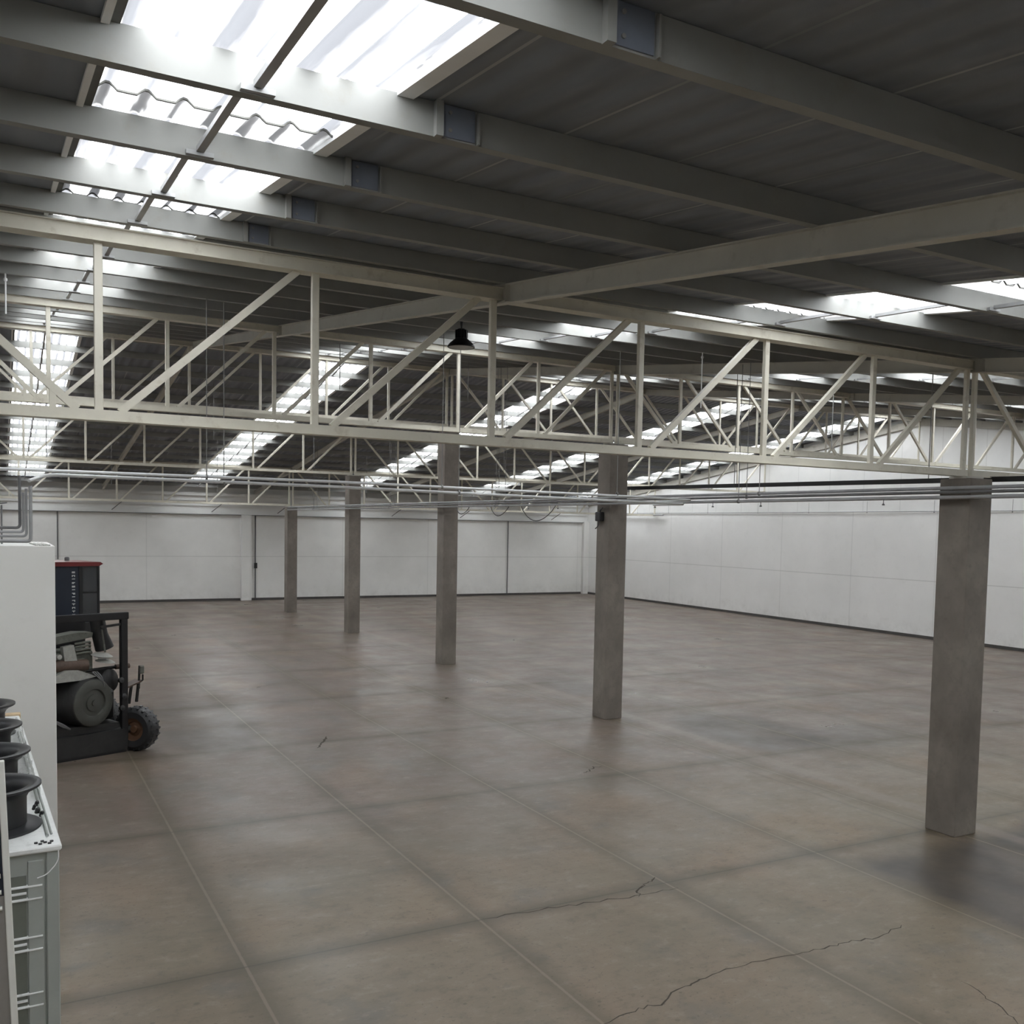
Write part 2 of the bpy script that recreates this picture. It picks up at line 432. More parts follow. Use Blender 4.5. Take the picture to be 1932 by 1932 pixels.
# roof sheets with open strips for the skylights
NEAR = [(-22.3, -20.7), (-13.43, -11.98), (-5.2, -3.55), (3.55, 5.2), (12.2, 13.85), (20.9, 22.5)]  # leftmost strip is out of view, added only for its light
FAR = [(-22.0, -20.4), (-13.48, -11.76), (-4.25, -2.62), (5.1, 6.75), (13.75, 15.4), (22.0, 23.6)]  # first pair likewise an unseen extra strip that lets in more daylight
def roof(strips, y0, y1, name):
    m = MB(); edges = [XL - .3] + [e for st in strips for e in st] + [XR + .3]
    for a, b in zip(edges[0::2], edges[1::2]):
        za, zb = zroof(y0), zroof(y1)
        vs = [(a, y0, za), (b, y0, za), (b, y1, zb), (a, y1, zb), (a, y0, za + .05), (b, y0, za + .05), (b, y1, zb + .05), (a, y1, zb + .05)]
        m.add(vs, [(0, 1, 2, 3), (7, 6, 5, 4), (0, 4, 5, 1), (1, 5, 6, 2), (2, 6, 7, 3), (3, 7, 4, 0)])
    return m.build(name, 'roof_sheet')
struct(roof(NEAR, YF - .3, RIDGE, 'ceiling'))
struct(roof(FAR, RIDGE, YB + .3, 'ceiling_far'))
# short opaque closures of the strips at the ridge and at the eaves
SKY_N = (-12.8, RIDGE - .25); SKY_F = (RIDGE + .25, YB - 1.3)
m = MB()
def cap(m, x0, x1, ya, yb):
    za, zb = zroof(ya), zroof(yb)
    vs = [(x0, ya, za), (x1, ya, za), (x1, yb, zb), (x0, yb, zb), (x0, ya, za + .05), (x1, ya, za + .05), (x1, yb, zb + .05), (x0, yb, zb + .05)]
    m.add(vs, [(0, 1, 2, 3), (7, 6, 5, 4), (0, 4, 5, 1), (1, 5, 6, 2), (2, 6, 7, 3), (3, 7, 4, 0)])
for a, b in NEAR: cap(m, a, b, YF - .3, SKY_N[0]); cap(m, a, b, SKY_N[1], RIDGE)
for a, b in FAR: cap(m, a, b, RIDGE, SKY_F[0]); cap(m, a, b, SKY_F[1], YB + .3)
struct(m.build('ceiling_closures', 'roof_sheet'))

# purlin rows
NEAR_Y = [-8.7, -7.0, -5.22, -3.56, -1.93, -0.26, 1.2, 2.75, 4.5, 6.4, 8.35, 10.3, 12.15, 13.95, 15.75, 17.55, 19.3, 20.75]
FAR_Y = [21.6 + 1.75 * k for k in range(17)]

# skylights
WAVE = 0.222; AMP = 0.024
def wave_z(x, x0): 
    t = ((x - x0) / WAVE) % 1.0
    return AMP * (1.6 * max(0.0, math.sin(2 * math.pi * t)) ** 1.2 - 0.5)
def sheet_mesh(x0, x1, ya, yb, dz):
    nx = max(8, int((x1 - x0) / WAVE * 10)); vs = []; fs = []
    for y in (ya, yb):
        for i in range(nx + 1):
            x = x0 + (x1 - x0) * i / nx
            vs.append((x, y, zroof(y) + .02 + dz + wave_z(x, x0)))
    for i in range(nx): fs.append((i, i + 1, nx + 2 + i, nx + 1 + i))
    return MB().add(vs, fs)
def lap_mesh(x0, x1, y, dz, h=0.012):
    nx = max(8, int((x1 - x0) / WAVE * 10)); vs = []; fs = []
    for k in (0, 1):
        for i in range(nx + 1):
            x = x0 + (x1 - x0) * i / nx
            vs.append((x, y - .004, zroof(y) + .02 + dz - (h if k == 0 else 0) + wave_z(x, x0)))
    for k in (0, 1):
        for i in range(nx + 1):
            x = x0 + (x1 - x0) * i / nx
            vs.append((x, y + .012, zroof(y) + .02 + dz - (h if k == 0 else 0) + wave_z(x, x0)))
    q = nx + 1
    for i in range(nx):
        fs += [(i, i + 1, q + i + 1, q + i), (2 * q + i, 2 * q + i + 1, 3 * q + i + 1, 3 * q + i), (i, i + 1, 2 * q + i + 1, 2 * q + i), (q + i, q + i + 1, 3 * q + i + 1, 3 * q + i)]
    return MB().add(vs, fs)
def portal(x0, x1, ya, yb):
    L = bpy.data.lights.new('skylight_portal', 'AREA'); L.shape = 'RECTANGLE'
    dy = yb - ya; dz = zroof(yb) - zroof(ya); ln = math.hypot(dy, dz)
    L.size = x1 - x0; L.size_y = ln
    try: L.cycles.is_portal = True
    except Exception: pass
    o = bpy.data.objects.new('skylight_portal', L); COL.objects.link(o)
    o.location = ((x0 + x1) / 2, (ya + yb) / 2, (zroof(ya) + zroof(yb)) / 2 + .09)
    o.rotation_euler = (math.atan2(dz, dy), 0, 0)
wn = 0
def skylight(x0, x1, ya, yb, rows, first_lap, laps=True):
    global wn; wn += 1
    root = bpy.data.objects.new('window_%d' % wn, None); COL.objects.link(root); struct(root)
    ys = [ya] + [r + .14 for r in rows[first_lap::2] if ya + .8 < r < yb - .5] + [yb]
    for k, (a, b) in enumerate(zip(ys[:-1], ys[1:])):
        lap = (.60 if laps else .12) if k else 0.0
        dz = 0.0 if k % 2 == 0 else 0.012
        sheet_mesh(x0, x1, a, b, dz).build('sheet', 'skylight_sheet', root, smooth=True)
        if k and laps: sheet_mesh(x0, x1, a - lap, a, dz).build('lap_panel', 'skylight_lap', root, smooth=True)
        if k: lap_mesh(x0, x1, a - lap, dz).build('lap_edge', 'lap_dark', root)
        if k and (k % 2) and laps: lap_mesh(x0, x1, a - .10, 0).build('lap_edge', 'lap_dark', root)
    def rail(xa, xb, lo, hi, nm, mat):
        MB().prism([(ya, zroof(ya) + lo), (yb, zroof(yb) + lo), (yb, zroof(yb) + hi), (ya, zroof(ya) + hi)], 'x', xa, xb).build(nm, mat, root)
    rail(x0 - .085, x0 - .045, -.025, .06, 'frame_rail', 'trim_white')
    rail(x0 - .045, x0 + .004, -.008, .07, 'frame_gap', 'lap_dark')  # shade of the gap beside the rail, put in as a dark strip
    rail(x1 - .004, x1 + .095, -.022, .06, 'frame_rail', 'trim_white')
    portal(x0, x1, ya, yb)
for a, b in NEAR: skylight(a, b, *SKY_N, NEAR_Y, 1)
for a, b in FAR: skylight(a, b, *SKY_F, FAR_Y, 1, False)

# ------------------------------------------------------------------ purlins with tie bars and splice plates
def purlin(y, slope, label, bars, splice, y_next):
    zt = zroof(y); zb = zt - PUR_D
    o = thing('roof_purlin', label, 'beam', (0, y, zb), 0, 'steel purlins under the roof sheets')
    t = .008; fl = .075; d = PUR_D - .004
    prof = [(0, 0), (fl, 0), (fl, .022), (fl - t, .022), (fl - t, t), (t, t), (t, d - t), (fl, d - t), (fl, d), (0, d)]
    MB().prism(prof, 'x', XL, XR - .02).build('channel', 'purlin_paint', o)
    for (x0, x1) in bars:
        xm = x0 + (x1 - x0) * 0.46
        zl = zroof(y_next) - zroof(y)
        # bar from the plate on this web up to the top of the next row towards the camera
        b = MB().bar((xm, -.03, .045), (xm, (y_next - y) + .06, zl + PUR_D - .035), .05, .035, (1, 0, 0))
        bo = b.build('tie_bar', 'pipe_grey', o)
        MB().box(xm - .09, xm + .09, -.035, -.001, .005, .035).build('foot_plate', 'pipe_grey', bo)
    if splice:
        for xs in splice:
            sp = MB().box(xs - .10, xs + .10, -.010, -.001, .01, PUR_D - .01)
            so = sp.build('splice_plate', 'blue_plate', o)
            MB().box(xs - .16, xs - .115, -.045, -.001, -.004, PUR_D - .006).build('cleat', 'purlin_paint', so)
            MB().box(xs + .112, xs + .124, -.030, -.001, .0, PUR_D - .02).build('cleat', 'purlin_paint', so)
            for bz in (.05, .15): MB().lathe([(0, 0), (.011, 0), (.011, .008), (0, .008)], (xs - .06, -.010, bz), (0, -1, 0), 8).build('bolt', 'rod_steel', so)
    return o
for k, y in enumerate(NEAR_Y[1:]):
    prev = NEAR_Y[k]
    lab = 'cream steel purlin under the near roof slope, %s from the camera' % ORD[k]
    purlin(y, 1, lab, NEAR[1:5], [-11.6] if k < 5 else [], prev)
for k, y in enumerate(FAR_Y):
    prev = FAR_Y[k - 1] if k else 20.75
    lab = 'grey steel purlin under the far roof slope, %s beyond the ridge' % ORD[k]
    purlin(y, -1, lab, FAR[1:], [], prev)

# ------------------------------------------------------------------ rafters (I-beams down the slope)
def rafter(x, near, label):
    ya, yb = (YF + .1, RIDGE - .02) if near else (RIDGE + .02, YB - .05)
    za, zb = zroof(ya) - PUR_D, zroof(yb) - PUR_D
    o = thing('roof_rafter', label, 'beam', (x, ya, za), 0, 'steel rafters down the roof slopes')
    L = yb - ya; dz = zb - za; H = .225
    def sl(x0, x1, lo, hi): return MB().prism([(0, lo), (L, lo + dz), (L, hi + dz), (0, hi)], 'x', x0, x1)
    sl(-.006, .006, -H, 0).build('web', 'rafter_paint', o)
    sl(-.05, .05, -.012, -.0).build('flange', 'rafter_paint', o)
    sl(-.06, .06, -H - .001, -H + .012).build('flange', 'rafter_paint', o)
    for i in range(5):
        yy = i * S
        if ya + .3 < yy - .25 < yb - .3:
            f = (yy - .25 - ya); z0 = dz * f / L
            MB().box(-.07, .07, f, f + .012, z0 - H + .012, z0 - .012).build('stiffener', 'rafter_paint', o)
    return o
rn = {-2 * 4 * PANEL: 'over the side room at far left', -4 * PANEL: 'left of the column row', 0.0: 'straight above the column row',
      8.4: 'first to the right of the column row', 16.6: 'second to the right of the column row'}
for x, s in rn.items():
    if x > -10:
        rafter(x, True, 'long grey rafter under the near roof slope, ' + s)
        rafter(x, False, 'long grey rafter under the far roof slope, ' + s)

# ------------------------------------------------------------------ lattice trusses
near_names = ['nearest', 'second', 'third', 'fourth', 'farthest']
def truss(i, side):
    y = i * S; zb = HB[i]; zt = zroof(y) - PUR_D - (.045 if i == 0 else .005)
    n = 12; p = PANEL if side < 0 else (XR - .15 - .10) / n
    where = 'left of' if side < 0 else 'right of'
    o = thing('roof_truss', 'cream steel lattice truss resting on the %s column, reaching %s it' % (near_names[i], where), 'truss', (side * .10, y, zb), 0, 'lattice trusses across the hall')
    H = zt - zb; ch = .14
    def X(k): return side * p * k
    x0, x1 = X(0), X(n)
    lo, hi = min(x0, x1) - .05, max(x0, x1) + .05
    top = MB().box(lo, hi, -.07, -.045, H - ch, H).box(lo, hi, .045, .07, H - ch, H).box(lo, hi, -.1, .1, H - .012, H).box(lo, hi, -.1, .1, H - ch - .006, H - ch + .006)
    top.build('top_chord', 'truss_paint', o)
    bot = MB().box(lo, hi, -.06, .06, -.055, .045).box(lo, hi, -.085, .085, -.064, -.055)
    bot.build('bottom_chord', 'truss_paint', o)
    for k in range(n + 1):
        MB().cbox(X(k) - .040, X(k) + .040, -.032, .032, .035, H - ch + .005, .006).build('post', 'truss_paint', o)
    for k in range(n):
        # diagonals rise towards the nearer support
        a, b = (k + 1, k) if k < n / 2 else (k, k + 1)
        da = side * p * .09
        sgn = -1 if k < n / 2 else 1
        MB().bar((X(a) + sgn * da, 0, .04), (X(b) - sgn * da, 0, H - ch), .065, .075).build('diagonal', 'truss_paint', o)
    if side < 0:
        MB().box(X(6) - .44, X(6) - .38, -.03, .03, .04, .26).build('stub_post', 'truss_paint', o)
    return o
for i in range(5):
    truss(i, -1); truss(i, 1)

# ------------------------------------------------------------------ columns
for i in range(5):
    o = thing('column', 'square grey concrete column, %s in the row' % ['nearest to the camera', 'second from the camera', 'middle one', 'fourth from the camera', 'farthest from the camera'][i], 'column', (0, i * S, 0), 0, 'concrete columns in a row')
    h = HB[i] - .064 - .04
    MB().cbox(-.272, .272, -.292, .292, 0, h, .012).build('shaft', 'column_concrete', o)
    MB().box(-.22, .22, -.16, .16, h, h + .04).build('bearing_plate', 'rafter_paint', o)

# ------------------------------------------------------------------ pipes
def bend(pts, r=.12, n=5):
    """round the corners of a polyline"""
    out = [Vector(pts[0])]
    for a, b, c in zip(pts[:-2], pts[1:-1], pts[2:]):
        a, b, c = Vector(a), Vector(b), Vector(c)
        u = (a - b).normalized(); v = (c - b).normalized()
        rr = min(r, (a - b).length / 2, (c - b).length / 2)
        p0, p1 = b + u * rr, b + v * rr
        for k in range(n + 1):
            t = k / n; out.append(p0 * (1 - t) ** 2 + b * 2 * t * (1 - t) + p1 * t ** 2)
    return out + [Vector(pts[-1])]
def pipe(label, pts, r, mat, name='conduit_pipe', cat='pipe', hang=(), group=None, rr=.12, n=10):
    p0 = Vector(pts[0])
    o = thing(name, label, cat, p0, 0, group)
    MB().tube([q - p0 for q in bend(pts, rr)], r, n).build('tube', mat, o, smooth=True)
    for (x, y, z, zt) in hang:
        hm = MB().tube([(x - p0.x, y - p0.y, z - p0.z + r), (x - p0.x, y - p0.y, zt - p0.z)], .008, 6)
        hm.lathe([(r + .004, -.015), (r + .012, -.015), (r + .012, .015), (r + .004, .015)], (x - p0.x, y - p0.y, z - p0.z), Vector(pts[-1]) - p0, 12)
        hm.build('hanger', 'rod_steel', o)
    return o
def zpur(y): return zroof(y) - PUR_D
hx = [-12, -9, -6, -3.2]
pipe('upper of two pale galvanised pipes crossing left of the column row', [(-16.5, 6.4, 5.69), (-8.9, 6.4, 5.705), (-2.0, 6.4, 5.645), (-.62, 6.4, 5.62), (-.62, 7.6, 5.60)], .026, 'galvanised', hang=[(x, 6.4, 5.69, zpur(6.4) + .0) for x in (-10.9, -6.6, -2.6)])
pipe('lower of two pale galvanised pipes crossing left of the column row', [(-13.56, 6.12, 5.52), (-13.30, 6.5, 5.64), (-9, 6.5, 5.62), (-4.6, 6.5, 5.57), (-.7, 6.5, 5.53), (-.7, 7.7, 5.53)], .028, 'galvanised', hang=[(x, 6.5, 5.6, zpur(6.4)) for x in (-10.6, -6.2)], rr=.2)
# pipes along the row of columns
for k, (x, z, r, mat, lab) in enumerate(((-.40, 5.735, .030, 'pipe_grey', 'upper grey pipe running along the column row, above two others'),
                                      (-.47, 5.665, .026, 'pipe_dark', 'dark middle pipe running along the column row between two grey ones'),
                                      (-.42, 5.585, .032, 'pipe_grey', 'lowest grey pipe running along the column row'))):
    hg = []
    hg = [(x, y + .3 * k, z, zroof(y) - .2) for y in (4.5, 15.75, 25.1, 35.6)]
    pipe(lab, [(x, -5.5, z), (x, 18, z + .0), (x, 41.0, z)], r, mat, hang=hg)
    if k == 2:
        lowp = [o for o in bpy.data.objects if o.get('label') == lab][0]
        for yy in (1.3, 4.4, 5.9, 8.0, 12.5, 14.2):
            MB().tube([(-.02, yy + 5.5, -.02), (-.02, yy + 5.5, -.09)], [.007, .007], 6).lathe([(0, -.03), (.022, -.03), (.026, -.012), (.012, .0), (0, .004)], (-.02, yy + 5.5, -.09), (0, 0, 1), 10).build('pendant_fitting', 'pipe_dark', lowp)
jb = thing('junction_box', 'black junction box with cable stubs beside the second column, under the pipes', 'box', (-.345, S + .05, 5.14))
MB().cbox(-.07, .074, -.12, .12, 0, .24, .02).build('housing', 'black_paint', jb)
MB().tube(bend([(0, 0, .22), (0, -.04, .30), (-.05, -.2, .34)], .04), .016, 8).tube(bend([(.02, .08, .02), (.02, .08, -.12), (-.05, .12, -.2)], .05), .014, 8).build('cable_stub', 'black_rubber', jb)
for k, (ya_, yb_, dr, nm) in enumerate(((12.6, 14.6, .42, 'longest'), (15.4, 16.6, .28, 'middle'), (18.2, 19.2, .22, 'shortest'))):
    o = thing('hanging_cable', 'thin black cable looping below the column row pipes, %s loop of three' % nm, 'cable', (-.46, ya_, 5.55), 0, 'cable loops under the pipes')
    MB().tube([(-.05 * math.sin(math.pi * i / 12), (yb_ - ya_) * i / 12, -dr * math.sin(math.pi * i / 12) ** .8) for i in range(13)], .012, 6).build('cable', 'black_rubber', o, smooth=True)
tr = thing('cable_trunking', 'black cable trunking running behind the nearest column', 'trunking', (.52, -4.0, 5.83))
MB().prism([(0, 0), (15.2, .16), (15.2, .245), (0, .085)], 'x', 0, .10).build('trough', 'black_paint', tr)
for yy in (1.2 + 4, 6.4 + 4):
    MB().tube([(.05, yy, .08 + yy * .0105), (.05, yy, zpur(yy - 4) - 5.83)], .009, 6).build('hanger', 'rod_steel', tr)

# conduits turning up on top of the side room
for k, (x, zl, zu, mat, w) in enumerate(((-13.685, 4.80, 5.60, 'pipe_dark', .022), (-13.64, 4.735, 5.34, 'pipe_grey', .020), (-13.60, 4.675, 5.40, 'pipe_grey', .020), (-13.545, 4.60, 5.50, 'pipe_grey', .026))):
    lab = ['leftmost dark conduit rising above the side room', 'second conduit rising above the side room, from the left',
           'third conduit rising above the side room, from the left', 'rightmost conduit rising above the side room'][k]
    yk = 6.30 - .09 * k
    e = [(-17.0, yk, zl), (x, yk, zl), (x, yk, zu)]
    if k == 3: e = [(-17.0, yk, zl), (x, yk, zl), (x, yk, zu - .06)]
    cp = pipe(lab, e, w, mat, group='conduits on top of the side room', rr=.06)
    MB().box(2.3, 2.34, -.015, .015, 4.53 - zl, -w + .004).build('stand', 'rod_steel', cp)
MB_ = MB()
for k in range(4):
    zz = 4.53 + .011
    o = MB().bar((-13.52 + .055 * k, 7.3, .0), (-13.46 + .055 * k, 6.05, .0), .035, .02, (1, 0, 0)).build('metal_slat', 'slat_pale')
    o.location = (0, 0, zz)
    tag(o, 'pale metal slat lying on the side room top, %s from the left' % ORD[k], 'slat', 'slats on the side room roof')
vb = thing('valve_post', 'small dark post with a cross handle above the side room', 'valve', (-13.93, 7.1, 4.53))
MB().tube([(0, 0, 0), (0, 0, .62)], .014, 8).build('stem', 'pipe_dark', vb)
MB().bar((-.10, 0, .63), (.08, 0, .66), .02, .02).build('handle', 'pipe_dark', vb)

# drop pipes on the back wall
pipe('thin dark drop pipe on the back wall above the vehicle cab', [(-11.03, YB - .04, 2.55), (-11.03, YB - .04, 5.30)], .035, 'pipe_dark', name='drop_pipe', n=8)
pipe('thin dark drop pipe beside the back wall pilaster', [(0.06, YB - .035, .13), (0.06, YB - .035, 5.29)], .04, 'pipe_dark', name='drop_pipe', n=8)
sw = thing('switch_box', 'small black switch box on the drop pipe by the pilaster', 'switch', (0.06, YB - .127, 2.0))
MB().cbox(-.09, .09, -.05, .05, 0, .34, .02).build('housing', 'black_paint', sw)
pipe('thin dark drop pipe between the third column and the corner', [(17.83, YB - .04, .13), (17.83, YB - .04, 5.29)], .035, 'pipe_dark', name='drop_pipe', n=8)
# thin conduit along the right wall
rc = [(y, 6.05) for y in (44, 38, 31, 25, 19, 12)]
pipe('thin grey conduit along the right wall with short drops', [(XR - .06, 46, 5.98), (XR - .06, -2, 6.09)], .018, 'pipe_grey', hang=[(XR - .06, y, 6.0, 6.55) for y in (44, 40.5, 36.5, 32, 28, 24, 20, 16, 12)], n=6)
pipe('short grey hose pipe near the corner on the right wall', [(XR - .25, 46, 5.86), (XR - .25, 40.8, 5.86)], .05, 'pipe_grey', name='hose_pipe', n=8)
# brackets with arms on the upper back wall
for k, x in enumerate((-8.2, -2.6, 1.4, 9.0, 14.0, 21.3)):
    o = thing('wall_bracket', 'slim dark bracket under the upper back wall beam, %s from the left' % ORD[k], 'bracket', (x, YB - .16, 5.42), 0, 'brackets on the upper back wall')
    MB().bar((0, 0, .02), (.55, -.5, .55), .03, .04).bar((.55, -.5, .55), (1.3, -.5, .62), .03, .03).build('arm', 'pipe_dark', o)

# hanging rods
rods = [(-1.95, 4.5, 7.35, 'white hanging rod below the near roof, between the trusses by the second column'),
        (-13.84, 6.4, 8.05, 'thin white rod hanging from the roof at the left edge'),
        (-6.2, 13.95, 8.4, 'thin grey rod hanging from the roof between second and third truss, left'),
        (-1.7, 15.75, 8.6, 'thin grey rod hanging between second and third truss, right'),
        (-7.3, 24.8, 7.8, 'thin grey rod hanging beyond the ridge, left of the third column'),
        (-3.2, 26.6, 7.4, 'thin grey rod hanging beyond the ridge, beside the third column'),
        (4.2, 24.8, 7.2, 'thin grey rod hanging beyond the ridge, right of the third column'),
        (7.5, 26.6, 7.1, 'thin grey rod hanging beyond the ridge, farther right of the third column'),
        (-9.6, 35.6, 6.4, 'thin grey rod hanging before the farthest truss, left'),
        (-5.1, 35.6, 6.3, 'thin grey rod hanging before the farthest truss, middle'),
        (2.1, 35.6, 6.2, 'thin grey rod hanging before the farthest truss, right of its column'),
        (-12.5, 26.6, 7.0, 'thin grey rod hanging in front of the far left skylight'),
        (5.6, 8.35, 7.2, 'thin grey rod hanging right of the second column')]
for x, y, z0, lab in rods:
    zt = zroof(y) - PUR_D + .01
    o = thing('hanger_rod', lab, 'rod', (x, y, z0))
    w = .012
    MB().tube([(0, .02, 0), (0, .02, zt - z0)], w, 6).build('rod', 'trim_white' if 'white' in lab else 'rod_steel', o)
    if 'white' in lab: MB().lathe([(0, -.035), (.025, -.02), (.03, 0), (.025, .02), (0, .035)], (0, .02, zt - z0 - .10), (0, 0, 1), 10).build('ball_joint', 'trim_white', o, smooth=True)

# ------------------------------------------------------------------ pendant lamp
lamp = thing('pendant_lamp', 'black high-bay pendant lamp hanging behind the nearest truss', 'lamp', (-6.79, 5.2, 8.10))
MB().lathe([(.235, 0), (.245, .01), (.24, .03), (.20, .08), (.14, .13), (.105, .16), (.0, .165)], n=36).build('shade', 'lamp_black', lamp, smooth=True)
MB().lathe([(.225, .004), (.19, .075), (.13, .12), (.0, .13)], n=36).build('reflector', 'lamp_inside', lamp, smooth=True)
hs = MB().lathe([(.0, .155), (.085, .16), (.085, .31), (.06, .33), (0, .335)], n=24)
for k in range(12):
    a = 2 * math.pi * k / 12
    hs.bar((math.cos(a) * .07, math.sin(a) * .07, .235), (math.cos(a) * .112, math.sin(a) * .112, .235), .012, .14, (-math.sin(a), math.cos(a), 0))
hs.build('driver_housing', 'lamp_black', lamp)
MB().tube([(0, 0, .33), (0, 0, .46)], [.012, .028], 10).build('hook_cap', 'lamp_black', lamp)
MB().tube([(0, 0, .45), (0, 0, zroof(5.2) - 8.10)], .022, 8).build('stem', 'lamp_black', lamp)

# ------------------------------------------------------------------ condenser unit at lower left
AC = thing('condenser_unit', 'pale grey rooftop-style condenser with black fan shrouds, in the lower left corner', 'air conditioner', (-13.555, -1.52, 0), R(2.0))
W, D, H = 1.15, 6.1, 2.2
MB().box(-W, -.03, .03, D, .12, H - .05).build('body', 'ac_grey', AC)
MB().cbox(-W - .02, .02, -.02, D + .02, H - .05, H, .012).build('top_lid', 'ac_top', AC)
MB().box(-W, 0, .0, D, 0, .12).build('base_rail', 'ac_panel', AC)
MB().cbox(-.10, .0, .0, .10, .1, H - .05, .008).build('corner_post', 'ac_grey', AC)
MB().cbox(-.24, -.115, .012, .05, .12, H - .12, .006).build('front_panel', 'ac_grey', AC)
gp = MB().box(-W + .04, -.25, .022, .05, .14, H - .24).build('coil_panel', 'ac_panel', AC)
lv = MB()
for zc in (1.86, 1.42, .93, .45):
    for k in range(3):
        lv.prism([(.004, zc - k * .055), (.03, zc - k * .055 + .012), (.03, zc - k * .055 + .020), (.004, zc - k * .055 + .010)], 'x', -W + .04, -.13 if k != 1 else -.25)
lv.build('louver', 'ac_top', AC)
for k in range(4):
    yc = .72 + 1.42 * k
    xc = -.51
    sh = MB().lathe([(.30, .03), (.31, .03), (.31, .27), (.33, .31), (.37, .345), (.415, .365), (.43, .375), (.43, .395), (.41, .40), (.33, .385), (.295, .35), (.285, .30), (.285, .03)], (xc, yc, H), (0, 0, 1), 40)
    so = sh.build('fan_shroud', 'black_rubber', AC, smooth=True)
    MB().lathe([(.0, .002), (.43, .002), (.43, .02), (.40, .035), (.31, .04), (.30, .04)], (xc, yc, H), (0, 0, 1), 40).build('flange', 'black_rubber', so, smooth=True)
    fan = MB().lathe([(0, .19), (.07, .19), (.07, .27), (0, .275)], (xc, yc, H), (0, 0, 1), 20)
    for b in range(5):
        a = 2 * math.pi * b / 5 + .3
        p = Vector((xc + math.cos(a) * .06, yc + math.sin(a) * .06, H + .23)); q = Vector((xc + math.cos(a) * .27, yc + math.sin(a) * .27, H + .23))
        fan.bar(p, q, .14, .01, (-math.sin(a), math.cos(a), .55))
    fan.build('fan', 'grimy_black', so)
# conduit and small fittings along the right edge of the lid
cd = MB().tube([(-.07, .25, H + .012), (-.065, 2.4, H + .012), (-.06, 4.9, H + .012)], .012, 8)
cd.tube([(-.035, .3, H + .010), (-.03, 4.9, H + .010)], .009, 8)
cd.build('edge_conduit', 'ac_grey', AC, smooth=True)
ft = MB()
for (x, y, r) in ((-.10, 1.05, .022), (-.075, .92, .018), (-.12, 1.18, .016), (-.09, 1.30, .02)): ft.lathe([(0, 0), (r, 0), (r, .04), (r * .6, .055), (0, .055)], (x, y, H + .004), (.25, -.5, 1), 10)
ft.build('cable_gland', 'black_rubber', AC)
bt = MB()
for (x, y) in ((-.14, .06), (-.10, .09), (-.12, .13), (-.17, .10), (-.07, .05), (-.05, .10)): bt.cbox(x - .014, x + .014, y - .012, y + .012, H, H + .012, .003)
bt.build('clip', 'black_paint', AC)
lp = MB().tube(bend([(-.01, -.01, H - .02), (-.004, -.02, H - .14), (-.10, -.03, H - .24), (-.17, -.02, H - .26)], .08), .005, 6)
lp.build('loose_wire', 'trim_white', AC)

# crumpled clear plastic on the condenser, far end
def crumple(w, l, nx, ny, seed, amp):
    rnd = random.Random(seed); vs = []; fs = []
    for j in range(ny + 1):
        for i in range(nx + 1):
            u, v = i / nx, j / ny
            fold = amp * (math.sin(u * 17 + v * 5 + seed) * .5 + math.sin(v * 21 - u * 9) * .4) + rnd.uniform(-amp, amp) * .6
            drop = -1.6 * max(0, u - .66) ** 1.3
            vs.append((-w * .66 + w * min(u, .70) + fold * .25, l * v + rnd.uniform(-.02, .02), .05 + abs(fold) + .22 * math.sin(math.pi * min(1, u * 1.2)) * (0.4 + .6 * v) + drop * .6))
    for j in range(ny):
        for i in range(nx):
            a = j * (nx + 1) + i; fs.append((a, a + 1, a + nx + 2, a + nx + 1))
    return MB().add(vs, fs)
pl = crumple(.20, 3.0, 12, 40, 3, .035).build('plastic_sheet', 'clear_plastic', smooth=True)
pl.location = (-13.655, -.15, 2.21); pl.rotation_euler = (0, 0, R(2))
tag(pl, 'crumpled clear plastic sheet on the condenser top beside the fan shrouds', 'plastic')
wb = MB().cbox(-.13, .11, -.08, .08, 0, .07, .01).build('wood_block', 'wood')
wb.location = (-13.84, 4.95, 2.10); tag(wb, 'pale wooden block on the grey box behind the condenser', 'block')
gb = thing('equipment_box', 'grey box standing behind the condenser, under the wooden block', 'box', (-14.1, 4.95, 0))
MB().cbox(-.7, .34, -.18, .18, 0, 2.10, .012).build('housing', 'panel_grey', gb)
MB().box(-.6, .12, -.190, -.178, 1.7, 2.0).build('vent_panel', 'pipe_dark', gb)

# tall white framed panel leaning in front of the condenser
fp = thing('framed_panel', 'tall white tube frame with a dark panel, leaning at the lower left edge', 'panel', (-13.845, -3.0, 0), 0)
fp.rotation_euler = (0, R(-2.0), 0)
MB().cbox(-.045, .0, -.025, .025, 0, 3.30, .006).build('frame_post', 'white_tube', fp)
MB().cbox(-1.10, -1.055, -.025, .025, 0, 3.30, .006).build('frame_post', 'white_tube', fp)
MB().cbox(-1.055, -.045, -.025, .025, 3.24, 3.30, .006).build('frame_rail', 'white_tube', fp)
MB().cbox(-1.055, -.045, -.025, .025, .05, .10, .006).build('frame_rail', 'white_tube', fp)
MB().box(-1.055, -.045, -.008, .008, .10, 2.35).build('lower_sheet', 'panel_grey', fp)
MB().box(-1.055, -.045, -.008, .008, 2.35, 3.24).build('upper_sheet', 'panel_dark', fp)
hd = MB()
for zc in (2.50, 2.385, 2.27): hd.tube([(-.16, -.03, zc), (-.06, -.03, zc)], .016, 10)
hd.build('handle', 'white_tube', fp, smooth=True)

# ------------------------------------------------------------------ industrial vehicle behind the side room
VH = thing('industrial_vehicle', 'black industrial vehicle with an exposed engine and navy cab, behind the side room', 'vehicle', (-11.62, 11.42, 0), R(20.8))
